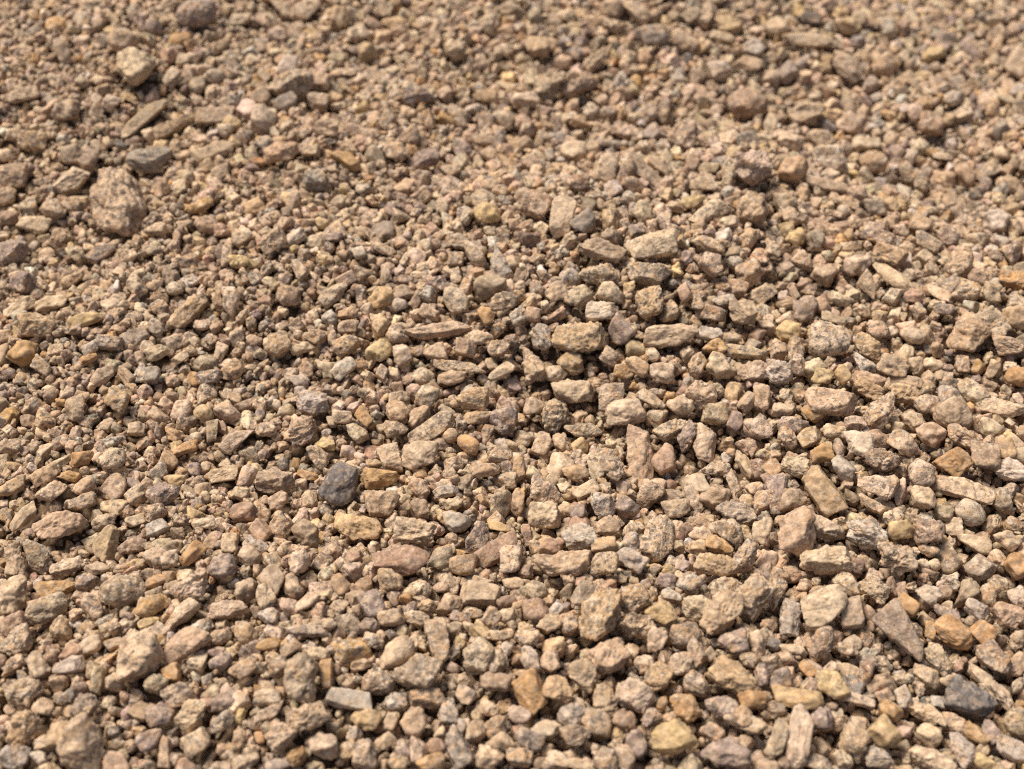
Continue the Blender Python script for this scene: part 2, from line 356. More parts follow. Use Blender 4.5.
CATALOGUE = '''
@0 0
545 255 150 150 -60 C w|cream wedge|pale cream wedge tapering to a point, alone in fine grit near the top left corner
600 640 170 115 12 S a|slate lump|dark slate grey lump leaning against the largest knobbly boulder, upper left
470 815 300 205 98 P k|knobbly boulder|largest knobbly pinkish tan boulder, standing out of the fine grit at upper left
790 50 150 110 15 U r|purple cobble|purple grey rounded stone in pale grit at the top edge, left of centre
350 640 100 88 40 t a
290 620 90 80 0 T l
285 720 150 85 18 L w
45 710 140 100 -5 P l
250 210 115 62 82 T b
490 165 110 90 10 P a
575 470 235 52 30 T e|tan stick|long narrow tan sliver lying like a stick below the cream wedge
700 500 180 52 18 O e
850 605 160 62 8 T s
130 565 110 80 -20 O a
55 540 62 56 0 C a
25 620 62 52 0 C l
265 440 110 88 -15 t l
90 380 130 55 0 P s
740 240 72 52 0 L a
690 310 84 52 40 L s
875 190 62 46 10 T b
445 410 72 58 30 K a
330 330 62 44 0 L l
720 745 72 62 20 C b
960 75 100 52 5 L s
905 525 64 60 0 C l
880 690 92 50 25 T s
860 460 150 72 -5 t s
@256 0
335 75 92 80 80 O b
105 35 120 52 -48 T e
200 40 125 70 35 L s
85 135 78 62 0 K a
550 90 92 52 3 O s
475 100 64 44 -35 R s
570 125 64 40 22 R s
130 265 90 75 75 W w|white tooth|small off white tooth shaped stone just above the brown grey lump
140 345 175 120 -5 M l|brown grey lump|broad brown grey lump with a flat top, under a white tooth shaped stone
255 330 82 78 0 P l
120 410 92 60 20 S s
250 405 84 78 -20 M a
650 385 125 80 -8 U l|purple lump|dusty purple grey lump in fine grit at upper middle
795 200 82 80 0 T r
990 200 74 52 -5 C l
925 100 80 70 70 L a
990 470 92 78 -30 L a
285 505 92 80 -20 P l
30 480 110 92 70 K l
100 610 140 82 5 O l
220 605 74 50 0 T b
365 640 124 52 -40 A e
560 605 102 82 -10 P l
672 640 135 75 30 U e|plum pebble|smooth grey plum pebble lying aslant in fine grit, upper middle
780 680 84 55 0 M l
245 720 112 92 -10 S l|blue grey speckled stone|dark blue grey stone with pale speckles, half buried in fine grit at upper left
925 385 92 52 -5 O s
525 480 86 58 60 t s
690 480 82 50 -78 O b
905 560 84 45 0 P s
935 620 72 52 0 P l
510 40 84 72 0 T l
405 130 84 70 0 L a
350 290 112 36 -3 O e
@512 0
400 30 92 76 -10 P r
500 45 115 60 -35 P s
220 60 70 48 25 C r
410 105 92 56 -5 T l
570 140 112 82 5 S a|slate stone|dark slate stone in the blurred top, right of centre
690 165 112 72 -20 P s
870 100 112 72 5 O l
970 190 84 80 0 H l
840 145 92 38 -5 C s
835 280 98 78 15 W a|white blur|off white angular stone beside a pink slab in the blurred upper right
940 255 112 62 -10 P s
940 415 155 115 10 R r|red round stone|broad reddish brown rounded stone in the blurred upper right
145 335 135 112 60 T l|tan lump|tan lump on the left of a pair, upper centre
265 345 155 115 5 t l|hollowed lump|brown tan lump with a hollow, on the right of a pair, upper centre
55 395 115 65 -5 K l
100 185 102 88 -5 O a
330 250 104 60 35 T l
720 60 72 62 50 L b
780 60 112 60 70 P e
270 485 74 52 -5 O l
390 450 62 44 -8 G l
250 600 104 88 -20 L a|pale angular chunk|pale tan angular chunk above the upright cream slab, upper centre
415 575 100 35 -5 S s
455 525 82 55 -10 K a
540 460 84 66 30 G s
700 540 122 90 75 t l
375 680 112 92 70 C b
450 690 112 72 75 t a
530 690 190 60 -40 M e|grey splinter|long grey brown splinter slanting down to the right, upper centre
595 670 130 46 -32 T e
265 730 94 72 -10 R l
80 655 84 60 0 R l
765 735 112 55 8 L s
790 670 82 46 8 T s
960 670 160 130 10 K l|pink and cream lump|large pinkish lump with cream patches, upper right
870 690 112 62 85 T e
60 520 82 68 60 B a
@768 0
175 75 84 50 -3 D b|green black chip|dark greenish black chip at the top edge, right of centre
40 110 86 80 -20 C a
330 100 86 80 -25 O a
390 75 114 52 -28 P s
160 160 200 60 3 P s
480 115 84 60 -70 H l
465 260 102 86 70 O r
320 270 125 90 -20 M s
410 340 82 60 70 U l
665 215 92 66 15 Y l
1000 255 114 92 80 C b
910 190 102 42 85 O e
810 200 104 52 -50 U s
735 395 64 60 0 W r|white pebble|small round white pebble in the blurred top right
655 490 104 98 0 R l
590 450 74 60 -70 K r
330 490 104 80 -10 K a
150 450 134 98 5 M a
245 640 145 100 12 W b|white block|bright off white angular block in the upper right
420 650 102 90 -20 O r|ochre egg|rounded ochre egg of a stone just right of the white block
395 575 114 58 15 L e
215 560 114 78 15 T a
100 680 112 100 60 O l
80 560 114 70 -15 L a
10 500 110 52 -80 L l
700 625 78 30 0 L s
790 700 98 62 -50 P l
935 615 64 52 0 C l
240 740 180 50 -3 T s
590 715 135 90 -15 M l
900 440 72 60 -70 O l
@0 192
135 130 130 62 -20 C s
35 105 72 60 0 R r
50 235 125 92 5 U l|plum lump at the edge|plum grey lump cut by the left edge, left of the big knobbly boulder
400 245 125 68 3 U w
230 185 74 60 20 P a
210 65 94 76 -40 T l
625 150 94 60 -15 P l
825 135 94 62 -10 P l
965 180 80 70 30 C b|cream cube|small bright cream cube in the fine grit at left
905 255 104 46 65 T e
955 280 84 50 -15 Y l
700 385 62 55 0 L r
545 375 94 62 -65 L b
590 235 78 42 0 M l
75 460 125 50 8 C s|cream shelf|flat cream slab jutting over a dark gap at the left edge
205 445 125 60 -5 C l
150 535 145 98 -15 O a|brown ochre chunk|mottled ochre brown chunk under two cream slabs, near the left edge
340 510 132 50 5 Y s
95 635 114 96 35 A a|burnt orange stone|burnt orange angular stone near the left edge
170 700 94 58 -60 C b
90 360 98 90 -30 U l
750 480 170 78 35 O e|ochre loaf|long ochre loaf of a stone aslant in fine grit, left of centre
925 440 122 68 80 K l
870 430 72 42 80 O b
620 545 78 62 -70 L a
810 530 70 48 -20 K a
440 600 104 60 -20 G s
365 620 84 48 20 H s
350 670 78 40 0 A l
410 735 104 62 15 T s
610 735 68 58 70 S b
630 640 94 56 10 C a
720 665 68 42 15 C b
880 640 74 52 60 L b
930 715 94 72 20 O l
840 740 104 60 0 U l
300 250 76 68 -20 L l
800 50 104 58 0 A l
295 345 94 50 15 O l
15 20 104 72 0 P l
@256 192
70 195 125 90 35 T b|tan brick|squarish tan stone like a small brick, in fine grit left of centre
150 35 92 60 70 P r
270 125 64 44 -15 Y a
160 180 80 55 20 W a
60 110 94 60 0 P l
310 180 74 40 0 U l
410 240 58 54 0 W b
925 85 104 78 -5 Y l|mustard stone|mustard yellow stone on the left of a dark gap, upper centre
875 245 125 62 -58 K r|pale finger|pale pinkish finger of a stone slanting down right, upper centre
980 300 140 62 -60 H e|pale grey blade|pale grey blade shaped stone slanting down right, upper centre
800 270 68 60 0 T b
935 375 118 108 -20 M l|grey tan cobble|big grey tan cobble with a dark gap at its left side, upper centre
990 440 114 72 10 t l
845 375 84 50 70 P b
800 340 74 50 85 L b
820 200 80 58 -15 L l
500 420 98 78 15 Y a
310 405 125 64 35 L a
130 415 94 82 -20 t r
570 450 62 56 30 H a
695 485 86 55 -32 C l
800 440 118 98 -35 L l
730 552 255 56 4 C e|cream log|long thin cream slab lying level like a log, left of the frame centre
560 570 84 80 -60 K l
360 610 108 78 25 O l
190 625 112 52 -5 C l
240 580 80 62 0 O l
295 500 68 60 70 H l
305 575 84 36 85 U e
370 485 84 52 0 O a
370 540 80 55 -10 P b
350 705 104 66 30 H a
580 650 86 74 -60 K l
720 640 100 72 -10 T l
815 700 205 50 -10 L e|knobbly pale strip|long knobbly pale strip curving below the cream log
900 585 104 60 -8 C l
970 625 88 66 10 T l
920 490 80 58 -60 A a
840 625 82 68 -8 R b
505 725 68 50 80 K b
980 720 112 55 32 C w
785 745 114 60 5 P l
85 610 105 98 0 O l
175 310 86 58 -65 L b
520 335 74 48 85 L w
515 230 94 38 -30 P s
@512 192
195 100 168 100 75 C s|upright cream slab|tall cream slab standing upright, upper centre
295 110 114 98 60 S a|blue grey block|blue grey block right of the upright cream slab
100 60 114 98 -10 P b|pink tan block|pinkish tan block left of the upright cream slab
558 208 205 112 15 C s|great pale slab|largest pale cream slab with a clean rounded edge, right of the upper centre
360 235 190 84 -10 t l|brown bank|brown tan lump to the left of the great pale slab
350 330 160 88 5 T l
550 325 165 92 -10 M a|shaded block|grey tan block in the shade under the great pale slab
530 85 94 80 -40 L l
612 120 82 66 -75 K w
785 80 168 76 35 L a|pale ramp|long pale tan stone sloping like a ramp, right of upper centre
720 40 86 58 25 Y a
640 60 90 40 10 O l
960 70 135 120 -30 P l
790 215 135 66 -15 O l
800 285 105 88 -40 K a|pink faceted stone|pale pink stone with a flat facet, right of the great pale slab
890 280 66 48 25 H r
950 325 118 94 35 O l|rust arch|rusty ochre stone arched over a dark hollow, right of upper centre
180 400 94 76 20 C a
265 425 116 84 25 L a
395 400 112 78 -5 C b
360 475 132 88 10 W b|white faced block|whitish block below a cream one, at the centre of the photo's upper half
555 445 132 120 40 O l|ochre crag|craggy ochre lump between the great pale slab and the cream bolster
630 490 74 70 0 T l
272 585 222 128 8 O l|great ochre loaf|largest rounded ochre brown loaf of a stone, just above the frame centre
640 572 225 96 15 C l|cream bolster|long cream bolster shaped stone with a dark gap under its right end
120 580 114 86 -65 H l
25 500 84 66 60 H l
85 490 64 58 0 P b
85 690 150 92 -80 T l|tan peg|upright tan peg of a stone left of the great ochre loaf
240 685 104 88 -40 O l
920 480 124 110 -20 T a|faceted tan ball|rounded tan stone with flat facets, right of the cream bolster
850 435 96 48 15 H e
1000 410 124 76 42 C b|cream lozenge|smooth cream lozenge beside the faceted tan ball
810 490 94 80 -20 B b
790 570 104 62 -8 H l
810 620 94 70 5 A l
930 640 172 50 5 L l
830 700 120 92 -40 C l|spotted cream oval|cream oval with grey spots slanting down right, below the cream bolster's right end
970 715 140 84 12 K l
430 550 118 84 -55 U a
500 700 104 70 -15 O l
450 720 84 58 0 A l
390 660 80 66 -30 L l
560 650 66 52 -35 L r
600 720 104 88 0 K l
740 690 94 66 70 P l
170 735 104 70 0 L a
690 400 84 56 -75 P b
@768 192
70 40 94 88 0 M l
90 95 104 72 -10 T l
320 40 94 46 -8 O s
425 60 96 62 -5 G l
490 50 84 58 -20 O l
610 125 86 78 0 O b
440 180 144 66 -3 t s
190 190 94 74 -70 G l
105 180 84 68 20 Y l
20 230 76 62 -30 L l
485 255 138 100 -15 O l|ochre cobble|ochre cobble behind a flat cream slab, right side of the upper half
500 340 175 66 -22 C s|wedge slab|flat cream slab sloping down right in front of the ochre cobble
770 285 124 108 70 P r|pink round cobble|rounded pinkish cobble with a dented middle, near the right edge
640 200 114 66 -8 M s
720 180 84 70 -30 B a
910 120 108 88 10 W l|whitish blur|whitish blurred lump near the right edge of the upper half
900 400 94 78 -60 V l
990 350 125 68 5 A l|orange tan loaf|orange tan loaf at the right edge
840 340 76 66 0 B l
790 400 104 86 0 P l
225 330 104 90 20 P l
360 290 104 78 20 K l
395 375 124 64 -52 T w
140 275 84 60 -10 P a
290 430 104 54 -5 C l
220 450 76 64 -60 R b
500 415 78 62 70 L b
580 415 84 60 10 R l
690 410 124 46 -12 C s
710 470 94 50 5 U a
150 470 118 96 50 U l
75 450 94 40 5 O l
250 595 165 138 10 K a|pink grey flagstone|large flat pinkish grey stone with a broken lower edge, right of centre
80 560 104 84 10 Y l|yellow nugget|yellow ochre nugget left of the pink grey flagstone
400 625 128 86 -22 O l|ochre oval|ochre oval right of the pink grey flagstone
260 505 100 38 -8 L s
440 555 96 80 0 P l
580 575 100 64 5 L r
800 570 172 130 70 O a|great ochre crag|largest cracked ochre crag, near the right edge above centre
890 525 155 98 -20 L l|pale hump|pale tan hump behind the great ochre crag
990 500 104 98 0 O l
40 720 125 98 -20 H l|pale grey slab|pale grey slab with dark spots, left of the two small ochre stones
380 680 108 64 -38 H w
500 700 116 98 -10 T l
590 700 74 62 -80 T b
110 635 104 70 -80 T l
45 640 76 66 30 P b
220 740 84 70 0 Y l
300 730 74 60 -60 Y r
400 750 132 70 5 P l
960 620 132 78 5 P l
780 690 78 62 -70 B b
840 705 62 50 80 A b
895 710 76 54 75 P w
550 755 130 48 5 T s
1000 735 96 78 5 A l
@0 384
205 430 125 76 5 C a|cream flake|pale cream flake with a torn edge, near the left edge at mid height
95 530 138 56 25 C w
450 305 112 84 5 L r
325 300 94 60 -5 A l
330 475 114 60 0 T l
650 440 124 98 -5 U r|mauve disc|round mauve grey disc among small tan chips, left of centre
550 445 94 74 15 C l
550 545 94 52 -15 C a
240 560 205 118 -5 P l|pitted lump|broad pitted pinkish tan lump near the left edge
430 640 155 95 50 O w|ochre wedge|upright ochre wedge with a shaded left face, lower left
420 550 104 62 0 T l
630 575 94 62 -5 H a
770 680 118 68 35 A w
895 365 124 68 3 C b|cream bar|smooth cream bar left of a pinkish egg, left of centre
985 370 104 72 60 K r|pinkish egg|pale pinkish egg shaped stone beside the cream bar
945 220 150 60 27 K e|pale pink slat|long pale pink slat rising to the right, left of centre
845 185 94 48 72 V s
740 260 112 46 8 A e
815 560 90 50 -5 C a
920 635 84 68 70 C l
890 730 114 98 0 U l
975 515 108 78 -5 R l|reddish block|reddish pink block left of the grey brown disc
470 65 104 88 -60 O b
300 95 104 74 75 T l
815 115 80 64 -30 Y r
545 180 70 54 -10 C a
60 700 135 88 75 T a|tan stump|upright tan stump at the left edge, lower half
150 690 150 86 -80 M a
275 730 144 70 -5 L l
390 740 104 48 -15 C s
680 700 84 72 60 K l
180 365 114 68 15 O l
275 370 94 46 -25 A l
640 350 88 62 40 G a
700 385 84 50 -10 Y a
455 230 94 44 -3 H l
40 250 84 58 -20 T b
50 410 125 58 10 O l
530 650 114 60 0 B l
1000 690 94 78 -70 L l
960 440 76 60 -10 C a
335 410 94 68 10 P l
725 545 66 54 0 B l
@256 384
340 405 170 138 55 D r|charcoal stone|dark charcoal rounded stone, the darkest of all, left of the frame centre
500 372 144 86 0 A w|orange wedge|bright orange wedge with a ridge, right beside the charcoal stone
405 575 190 112 -25 Y l|yellow ochre bar|bright yellow ochre stone slanting down right, below the charcoal stone
635 592 165 108 -8 C l|cream cushion|pale cream yellow cushion of a stone, right of the yellow ochre bar
580 708 225 118 -5 R w|russet ridge|broad russet wedge with a pink crest, under the cream cushion
660 285 154 104 8 C a|cream slab|pale cream angular slab with a squared end, between two dark gaps left of centre
700 178 195 86 24 M s|grey tan ridge|long grey tan slab rising to the right, above the cream slab
545 300 124 90 -70 C b|cream chunk|upright cream chunk at the left side of the cream slab
565 112 104 88 -30 O l|ochre knob|rounded ochre knob on a smaller stone, above the grey tan ridge
560 180 94 70 0 T l
870 62 132 104 8 O l|ochre dome|rounded ochre dome with dark spots, just left of the frame centre
890 130 114 60 10 O l
990 140 124 108 70 U l|mauve cobble|mauve grey cobble at the frame centre
685 50 98 88 40 L l
225 75 134 98 -15 H l|grey cream puff|pale grey cream pitted stone, left of centre at mid height
345 130 76 60 0 C l
180 190 140 108 30 P l
280 240 84 52 -15 Y a
250 290 104 74 -55 T l
75 385 152 112 -3 M l|grey brown disc|large grey brown disc two stones left of the charcoal stone
90 470 90 62 25 P l
20 515 94 64 -60 O l
95 575 108 98 40 P l|pink dome|pinkish tan dome below the grey brown disc
200 608 118 104 -40 t l|brown dome|brownish tan dome left of the yellow ochre bar
850 240 96 66 -38 A r
780 205 62 58 0 O r
920 200 84 42 65 R s
430 135 88 54 -65 A b
650 130 98 72 50 P l
910 340 104 64 10 P l
785 480 86 54 3 L l
800 555 114 80 -10 H a
890 620 130 84 55 U a|mauve tooth|mauve grey tooth of a stone beside a long reddish slab
960 668 195 82 30 R s|reddish slab|long reddish pink slab rising to the right from the mauve tooth
745 700 114 88 -5 M l
500 480 140 108 -15 P l
660 420 88 68 -50 P l
655 500 84 76 -30 T l
170 715 98 84 60 K l
65 715 78 66 90 L b
40 185 86 58 -10 P a
980 285 94 62 12 P l
390 695 68 62 0 R b
830 725 114 80 0 O l
970 570 94 40 -15 Y s
760 430 98 48 12 H s
205 365 84 40 -20 A s
@512 384
240 30 165 98 -3 L l
390 42 145 95 45 M s|dark flat stone|brown grey stone with a flat dark face, just right of the frame centre
455 116 156 110 6 L l|domed cream stone|domed cream grey stone above the leaning tan column
165 130 138 108 65 V l|olive lump|olive ochre lump with a dark gap at its right, centre
285 188 144 66 10 M a
85 88 94 74 20 T a
512 285 262 108 -82 P e|leaning tan column|tall pinkish tan column of a stone standing upright, right of centre
612 305 118 104 70 P l|holed stone|pinkish stone with two small holes, touching the leaning tan column
640 178 145 68 38 L e|pale pod|pale pod shaped stone rising to the right, above the holed stone
695 212 132 70 80 U l|grey pink drop|upright grey pink drop shaped stone right of the pale pod
770 235 164 92 -80 L l|tall pale oval|tall pale oval stone with a pinkish top, right of the grey pink drop
815 116 118 90 15 V a|olive nugget|olive yellow nugget above the tall pale oval
895 145 84 64 70 U a
675 85 104 76 20 L a
755 48 122 108 -25 P l
985 178 120 78 -5 K l
945 250 90 68 -30 P l
550 58 104 48 -25 L s
380 322 154 106 -30 M l|grey chunk|grey olive chunk with a deep dark gap on its right
335 345 84 60 -70 L a
255 355 108 64 -8 O l
120 245 98 78 60 P b
200 235 92 72 -35 P l
30 340 104 58 80 O l
125 430 135 108 -30 P l
298 425 108 56 33 C s|cream chip|flat cream yellow chip tilted up to the right, below the grey chunk
360 482 114 90 -20 H a|grey white chunk|grey white angular chunk below the cream chip
455 490 98 84 -45 U l
545 440 112 96 55 T w|tan pyramid|tan pyramid of a stone at the foot of the leaning tan column
655 500 114 80 10 V a
725 465 112 66 -42 K w
815 447 114 100 -10 T l
905 515 168 98 -10 G l|black and white speckled stone|dark grey stone speckled with white, right of centre in the lower half
930 320 124 58 -55 T l
130 530 132 114 -15 C l|cream dome|round cream tan dome in the lower centre
265 510 68 64 0 U l
268 612 132 114 15 H l|mottled cream stone|cream stone mottled with grey, below the grey white chunk
365 645 98 74 5 O l
380 570 106 78 20 P a
485 635 90 74 -30 H l
588 620 195 125 80 P a|broad pink slab|broad flat pinkish tan slab lying in the lower centre
160 652 114 70 10 R l
760 602 96 66 -15 C a
830 642 118 68 -12 A a|orange tan shard|sharp orange tan shard lying above the lower right centre
870 590 124 88 -40 t l
930 700 160 86 70 T l
810 722 154 88 0 O l|grey ochre slab|grey ochre slab with a rough top, left of an upright tan stone
205 725 222 104 10 P l|broad rough slab|broad rough pinkish slab with a long straight base, lower centre
370 722 118 88 15 P a
480 702 118 84 -30 H l
1000 590 108 76 -80 L l
1000 470 114 78 70 P l
885 390 96 48 -60 T e
20 470 110 58 80 O l
60 605 92 42 -80 R e
740 652 68 62 0 O a
810 340 124 58 8 L l
940 72 82 60 70 T l
1000 50 112 72 -70 P l
@768 384
255 68 200 124 18 P a|big pink lozenge|big pinkish brown lozenge with sharp edges, right side at mid height
445 115 178 96 75 T w|tan shark fin|upright tan stone like a shark fin, right of the big pink lozenge
540 40 125 80 0 O l
405 25 125 78 -3 O l
645 82 116 98 -10 L a|pale bun|pale tan bun with a dark underside, upper left of the tan dome
748 118 145 128 -5 T r|tan dome|largest smooth tan dome near the right edge, above the pinkish orange bread
830 40 155 88 -15 M a
935 92 190 74 12 C s|cream plank|long cream plank rising to the right edge over a dark gap
790 212 156 84 -5 P l|pinkish orange bread|pinkish orange bread shaped stone below the tan dome
885 178 90 68 -15 L a
580 145 100 76 -10 L l
650 205 114 98 10 P r
540 235 112 86 -15 C a|cream nugget|cream yellow nugget with dark edges, left of a round pinkish stone
365 238 145 105 -15 W l|speckled white stone|white stone speckled with grey, right of a small dark pebble
283 260 90 42 -65 G r
260 190 104 62 3 C l
100 172 118 78 -5 U l
175 120 74 62 -45 A b
350 155 86 56 15 K a
455 302 124 98 -15 B l|brown cobble|dark brown cobble right below the speckled white stone
740 312 145 128 0 A b|orange brown cube|orange brown cube with a flat front, near the right edge
868 288 120 110 10 t b|brown cube|dark brown cube right of the orange brown cube
955 262 88 78 -75 O b
975 345 130 84 3 W l|white lump at the edge|whitish lump cut by the right edge at mid height
615 360 114 104 -20 K r|pale pink ball|pale pink ball of a stone left of the orange brown cube
440 405 155 98 5 K w|pale pink tent|pale pink tent shaped stone left of the pale pink ball
222 430 215 112 -42 O b|tilted block|tan block tilted on edge with a broad shaded face, right of centre
300 335 105 86 -10 H a
780 418 242 82 3 C s|cream ledge|longest flat cream ledge, near the right edge, with a shadow below
620 455 104 84 0 C l|cream bun|round cream bun left under the cream ledge
415 480 118 46 -18 P s
812 515 114 96 -15 W r|white round stone|bright round whitish stone under the cream ledge
115 590 190 145 -75 P a|dark faced boulder|pinkish boulder with one dark triangular facet, lower right
235 580 150 96 -3 L l
395 600 172 118 -8 H l|grey white cobble|grey white cobble right of the dark faced boulder
235 700 200 114 12 L l|knotted pale stone|knotted pale tan stone below the grey white cobble
515 692 172 124 -8 M l|two toned cobble|cobble with a grey top and a tan front, lower right
530 580 104 82 40 Y a|gold stone|golden ochre stone right of the grey white cobble
635 592 118 104 20 t l
825 632 134 64 -5 C a
850 735 114 94 60 G s|grey flat disc|dark grey flat disc in small gravel, lower right
955 625 104 72 -10 L l
935 470 108 76 -50 M a
980 565 68 62 0 O r
95 460 114 88 25 T l
30 440 170 92 -85 U a|grey pink tower|tall grey pink stone left of the tilted block
120 335 132 80 10 L l
215 285 96 80 40 A l
165 215 94 76 60 O l
60 105 88 54 10 C l
1000 720 114 98 75 A l|orange tan lump at the edge|orange tan lump cut by the right edge, lower right
640 665 84 48 -3 O l
500 535 84 72 30 L l
80 215 90 62 -50 P l
@0 577
40 72 165 128 60 C l|cream boulder|large cream yellow boulder cut by the left edge
230 48 158 88 -10 A w|orange cap stone|orange ochre stone resting like a cap on a grey tan one
185 130 172 100 -3 M r|capped stone|grey tan rounded stone under the orange cap stone
490 55 180 125 -5 t r|ochre rimmed stone|smooth brown stone with a pale ochre upper rim, lower left
605 115 132 86 -5 A a|orange cobble|orange cobble with a yellow sliver under it, lower left
595 182 84 42 -3 Y s
725 150 148 64 25 C l|cream stub|rough cream stub rising to the right from the orange cobble
770 48 155 104 12 L l|cream mound|rough cream mound above the cream stub
910 130 164 74 -5 K l
985 55 98 86 0 T l
60 190 114 98 10 R a
75 262 135 94 18 T l
145 362 112 90 -75 L l|pale potato|upright pale tan potato of a stone left of the white stone
275 355 124 72 -8 W a|white stone|bright white angular stone in the shade, lower left
290 302 94 76 -35 R a
365 275 86 66 10 K a
560 312 200 178 70 C l|big cream block|big pale cream block with a dark notch across it, lower left
740 262 195 104 8 P a|pink loaf|long pinkish loaf right of the big cream block
95 465 148 122 -30 T l
95 602 145 136 -15 O l|ochre boulder|rounded ochre boulder with a dark dimple, in the lower left corner
390 415 108 58 65 V b
340 520 114 86 25 G l
325 665 235 175 70 P l|great pink boulder|largest pinkish tan boulder at the bottom, lower left corner
230 630 104 84 50 P l
640 555 116 86 -15 U l
715 472 134 98 -10 M l|grey tan slab|smooth grey tan slab below the pink loaf
625 430 94 82 0 V l
770 550 140 104 20 C l
785 662 114 96 10 C a|cream diamond|bright cream diamond near the bottom edge, lower left
890 585 114 64 25 G l|green grey chip|dull green grey chip above right of the cream diamond
895 500 114 68 15 U l
970 370 108 76 5 P a
980 222 106 78 -70 O a
600 650 108 84 20 U l
660 700 132 56 70 P b
60 720 125 94 -5 H l|grey corner stone|mottled grey stone in the bottom left corner
155 720 76 52 -60 W a
685 385 80 72 -10 A l
880 340 94 66 -15 U l
980 740 114 68 5 T l
265 480 84 46 10 S s
170 520 86 68 -40 T l
250 210 104 82 -75 O l
50 355 104 56 10 P l
800 205 108 58 0 H l
880 240 94 58 0 M l
340 20 94 76 20 U l
370 120 114 86 70 P l
@256 577
565 310 158 106 48 C r|yellow cream egg|smooth yellow cream egg resting against a brown lump, lower middle
645 378 176 140 -20 t l|brown lump|rough brown lump below the yellow cream egg
727 255 185 90 -86 P s|pink tombstone|upright pink tan stone like a tombstone, lower middle
890 312 142 124 60 L a|pale knuckle|pale tan knuckle of a stone right of the pink tombstone
897 70 156 96 -8 C b|cream saddle|bright cream block with a dip in its top, lower centre
765 108 118 78 30 P a
470 110 116 98 -55 U a
450 195 90 64 0 U l
540 165 100 74 10 V b
640 165 114 60 -10 L l
180 412 195 138 80 M l|big brown slab|big brown grey slab standing on edge, lower left of the middle
375 487 185 80 -18 H s|grey pink plank|flat grey pink plank with a dark underside, right of the big brown slab
490 420 135 108 -20 t l
437 572 118 84 -22 Y a|bright yellow nugget|bright yellow nugget near the bottom, below the grey pink plank
205 558 165 108 5 P l|pink brown lump|pink brown pitted lump under the big brown slab
105 640 126 112 10 P l|pink cube|squarish pinkish tan stone near the bottom, under the pink brown lump
270 668 118 104 -20 K l
555 500 104 80 0 H l
685 485 142 80 -2 O b|flat topped ochre block|flat topped ochre block below the brown lump
775 535 104 84 75 H w|grey arrowhead|pale grey arrowhead shaped stone right of the flat topped ochre block
632 582 116 96 60 P l
812 680 168 98 -75 S b|blue grey slate|upright blue grey slate with square corners, at the bottom middle
880 620 104 78 70 T l
935 725 114 92 -10 C l|cream nub|cream yellow nub at the bottom edge, right of the blue grey slate
840 475 86 72 -20 L a
965 600 104 76 20 P a
440 710 116 98 70 T l
650 690 104 72 80 K l
590 690 80 64 80 U r
520 660 84 60 20 P a
720 680 76 68 0 R r
160 720 86 70 20 A l
45 480 108 70 -10 L l
60 540 124 50 12 T s
50 270 100 46 0 A s
135 285 88 48 25 P s
280 385 114 52 80 A s
250 310 88 58 -20 C l
205 95 108 60 20 L l
55 155 94 70 -10 H l
75 225 84 54 -20 K a
40 80 104 78 80 C l
280 190 88 54 -5 T l
205 215 165 46 -15 G s
470 255 88 58 -25 H l
940 165 86 74 70 T b
1000 155 76 60 10 C l
970 235 114 44 -5 P l
970 340 104 76 60 L l
960 420 124 70 -5 t l
930 530 84 62 -35 C a
975 660 116 88 0 T l
540 575 86 54 60 C a
700 745 114 62 10 A l
570 745 80 60 0 O l
1000 290 64 46 70 W l
90 360 88 78 30 B l
100 745 124 60 0 U l
370 690 86 70 60 O l
820 160 88 46 -15 U l
865 145 80 50 0 T l
680 115 74 54 0 O l
740 40 64 46 10 T l
@512 577
90 130 112 96 -15 R a|rose pebble|dusty rose pink pebble with clean facets, bottom centre
288 65 122 84 55 G s|dark flake|dark grey brown flake standing on edge, bottom centre
352 148 230 150 62 O l|great ochre mass|largest lumpy ochre mass slanting up to the right, bottom centre
485 92 138 116 15 O l|ochre shoulder|ochre lump against the right of the great ochre mass
497 195 148 104 18 P l|pink tan dome|pinkish tan dome right below the ochre shoulder
598 142 130 98 -28 Y a|ochre arrowhead|ochre stone with a pointed left corner, right of the ochre shoulder
745 130 130 104 -5 L a|cream pillow|clean pale cream pillow over a dark gap, bottom right of centre
640 75 86 54 -15 H a
615 25 86 68 10 U l
710 30 106 76 20 H l
838 142 205 124 62 P l|tan shoulder|long lumpy tan stone right of the cream pillow
970 82 180 132 55 T l|broad tan boulder|broad tan boulder left of a pair of upright stones, lower right
895 265 118 108 35 U a|plum stone|dark plum brown stone with a smooth face, lower right of centre
980 270 104 64 -70 C l
690 235 118 96 20 t l
575 255 104 76 70 L l
385 318 168 132 20 P l|salmon lump|salmon tan lump below the great ochre mass
290 388 132 104 -35 T l|tan cheek|tan stone against the lower left of the salmon lump
75 458 155 134 -50 A a|orange pink boulder|orange pink boulder at the bottom, with a lumpy top
180 445 135 104 -15 O l|ochre brown molar|ochre brown molar shaped stone right of the orange pink boulder
150 335 94 82 -70 P l
70 330 116 70 -70 H l
60 245 98 84 10 L l
150 185 104 76 35 V l
225 185 84 74 -60 P b
370 495 140 96 -65 T l|cream thumb|tan thumb shaped stone left of the white pink cobble
490 475 155 118 -12 K l|white pink cobble|pale whitish pink cobble, bottom right of centre
585 400 124 98 70 O l
678 345 118 92 70 L l
737 300 130 76 -60 P b
885 395 188 124 -18 O l|great ochre egg|large grey ochre egg shaped stone, bottom right
693 520 124 98 -50 A l|orange lump|orange ochre lump above the yellow slab
645 640 172 124 22 Y a|yellow slab|bright yellow cream slab, bottom right of centre
835 520 128 94 -15 U l
960 490 114 72 5 A l|orange nugget|rounded orange nugget below the great ochre egg
740 430 108 90 -10 P l
560 570 84 74 70 U l
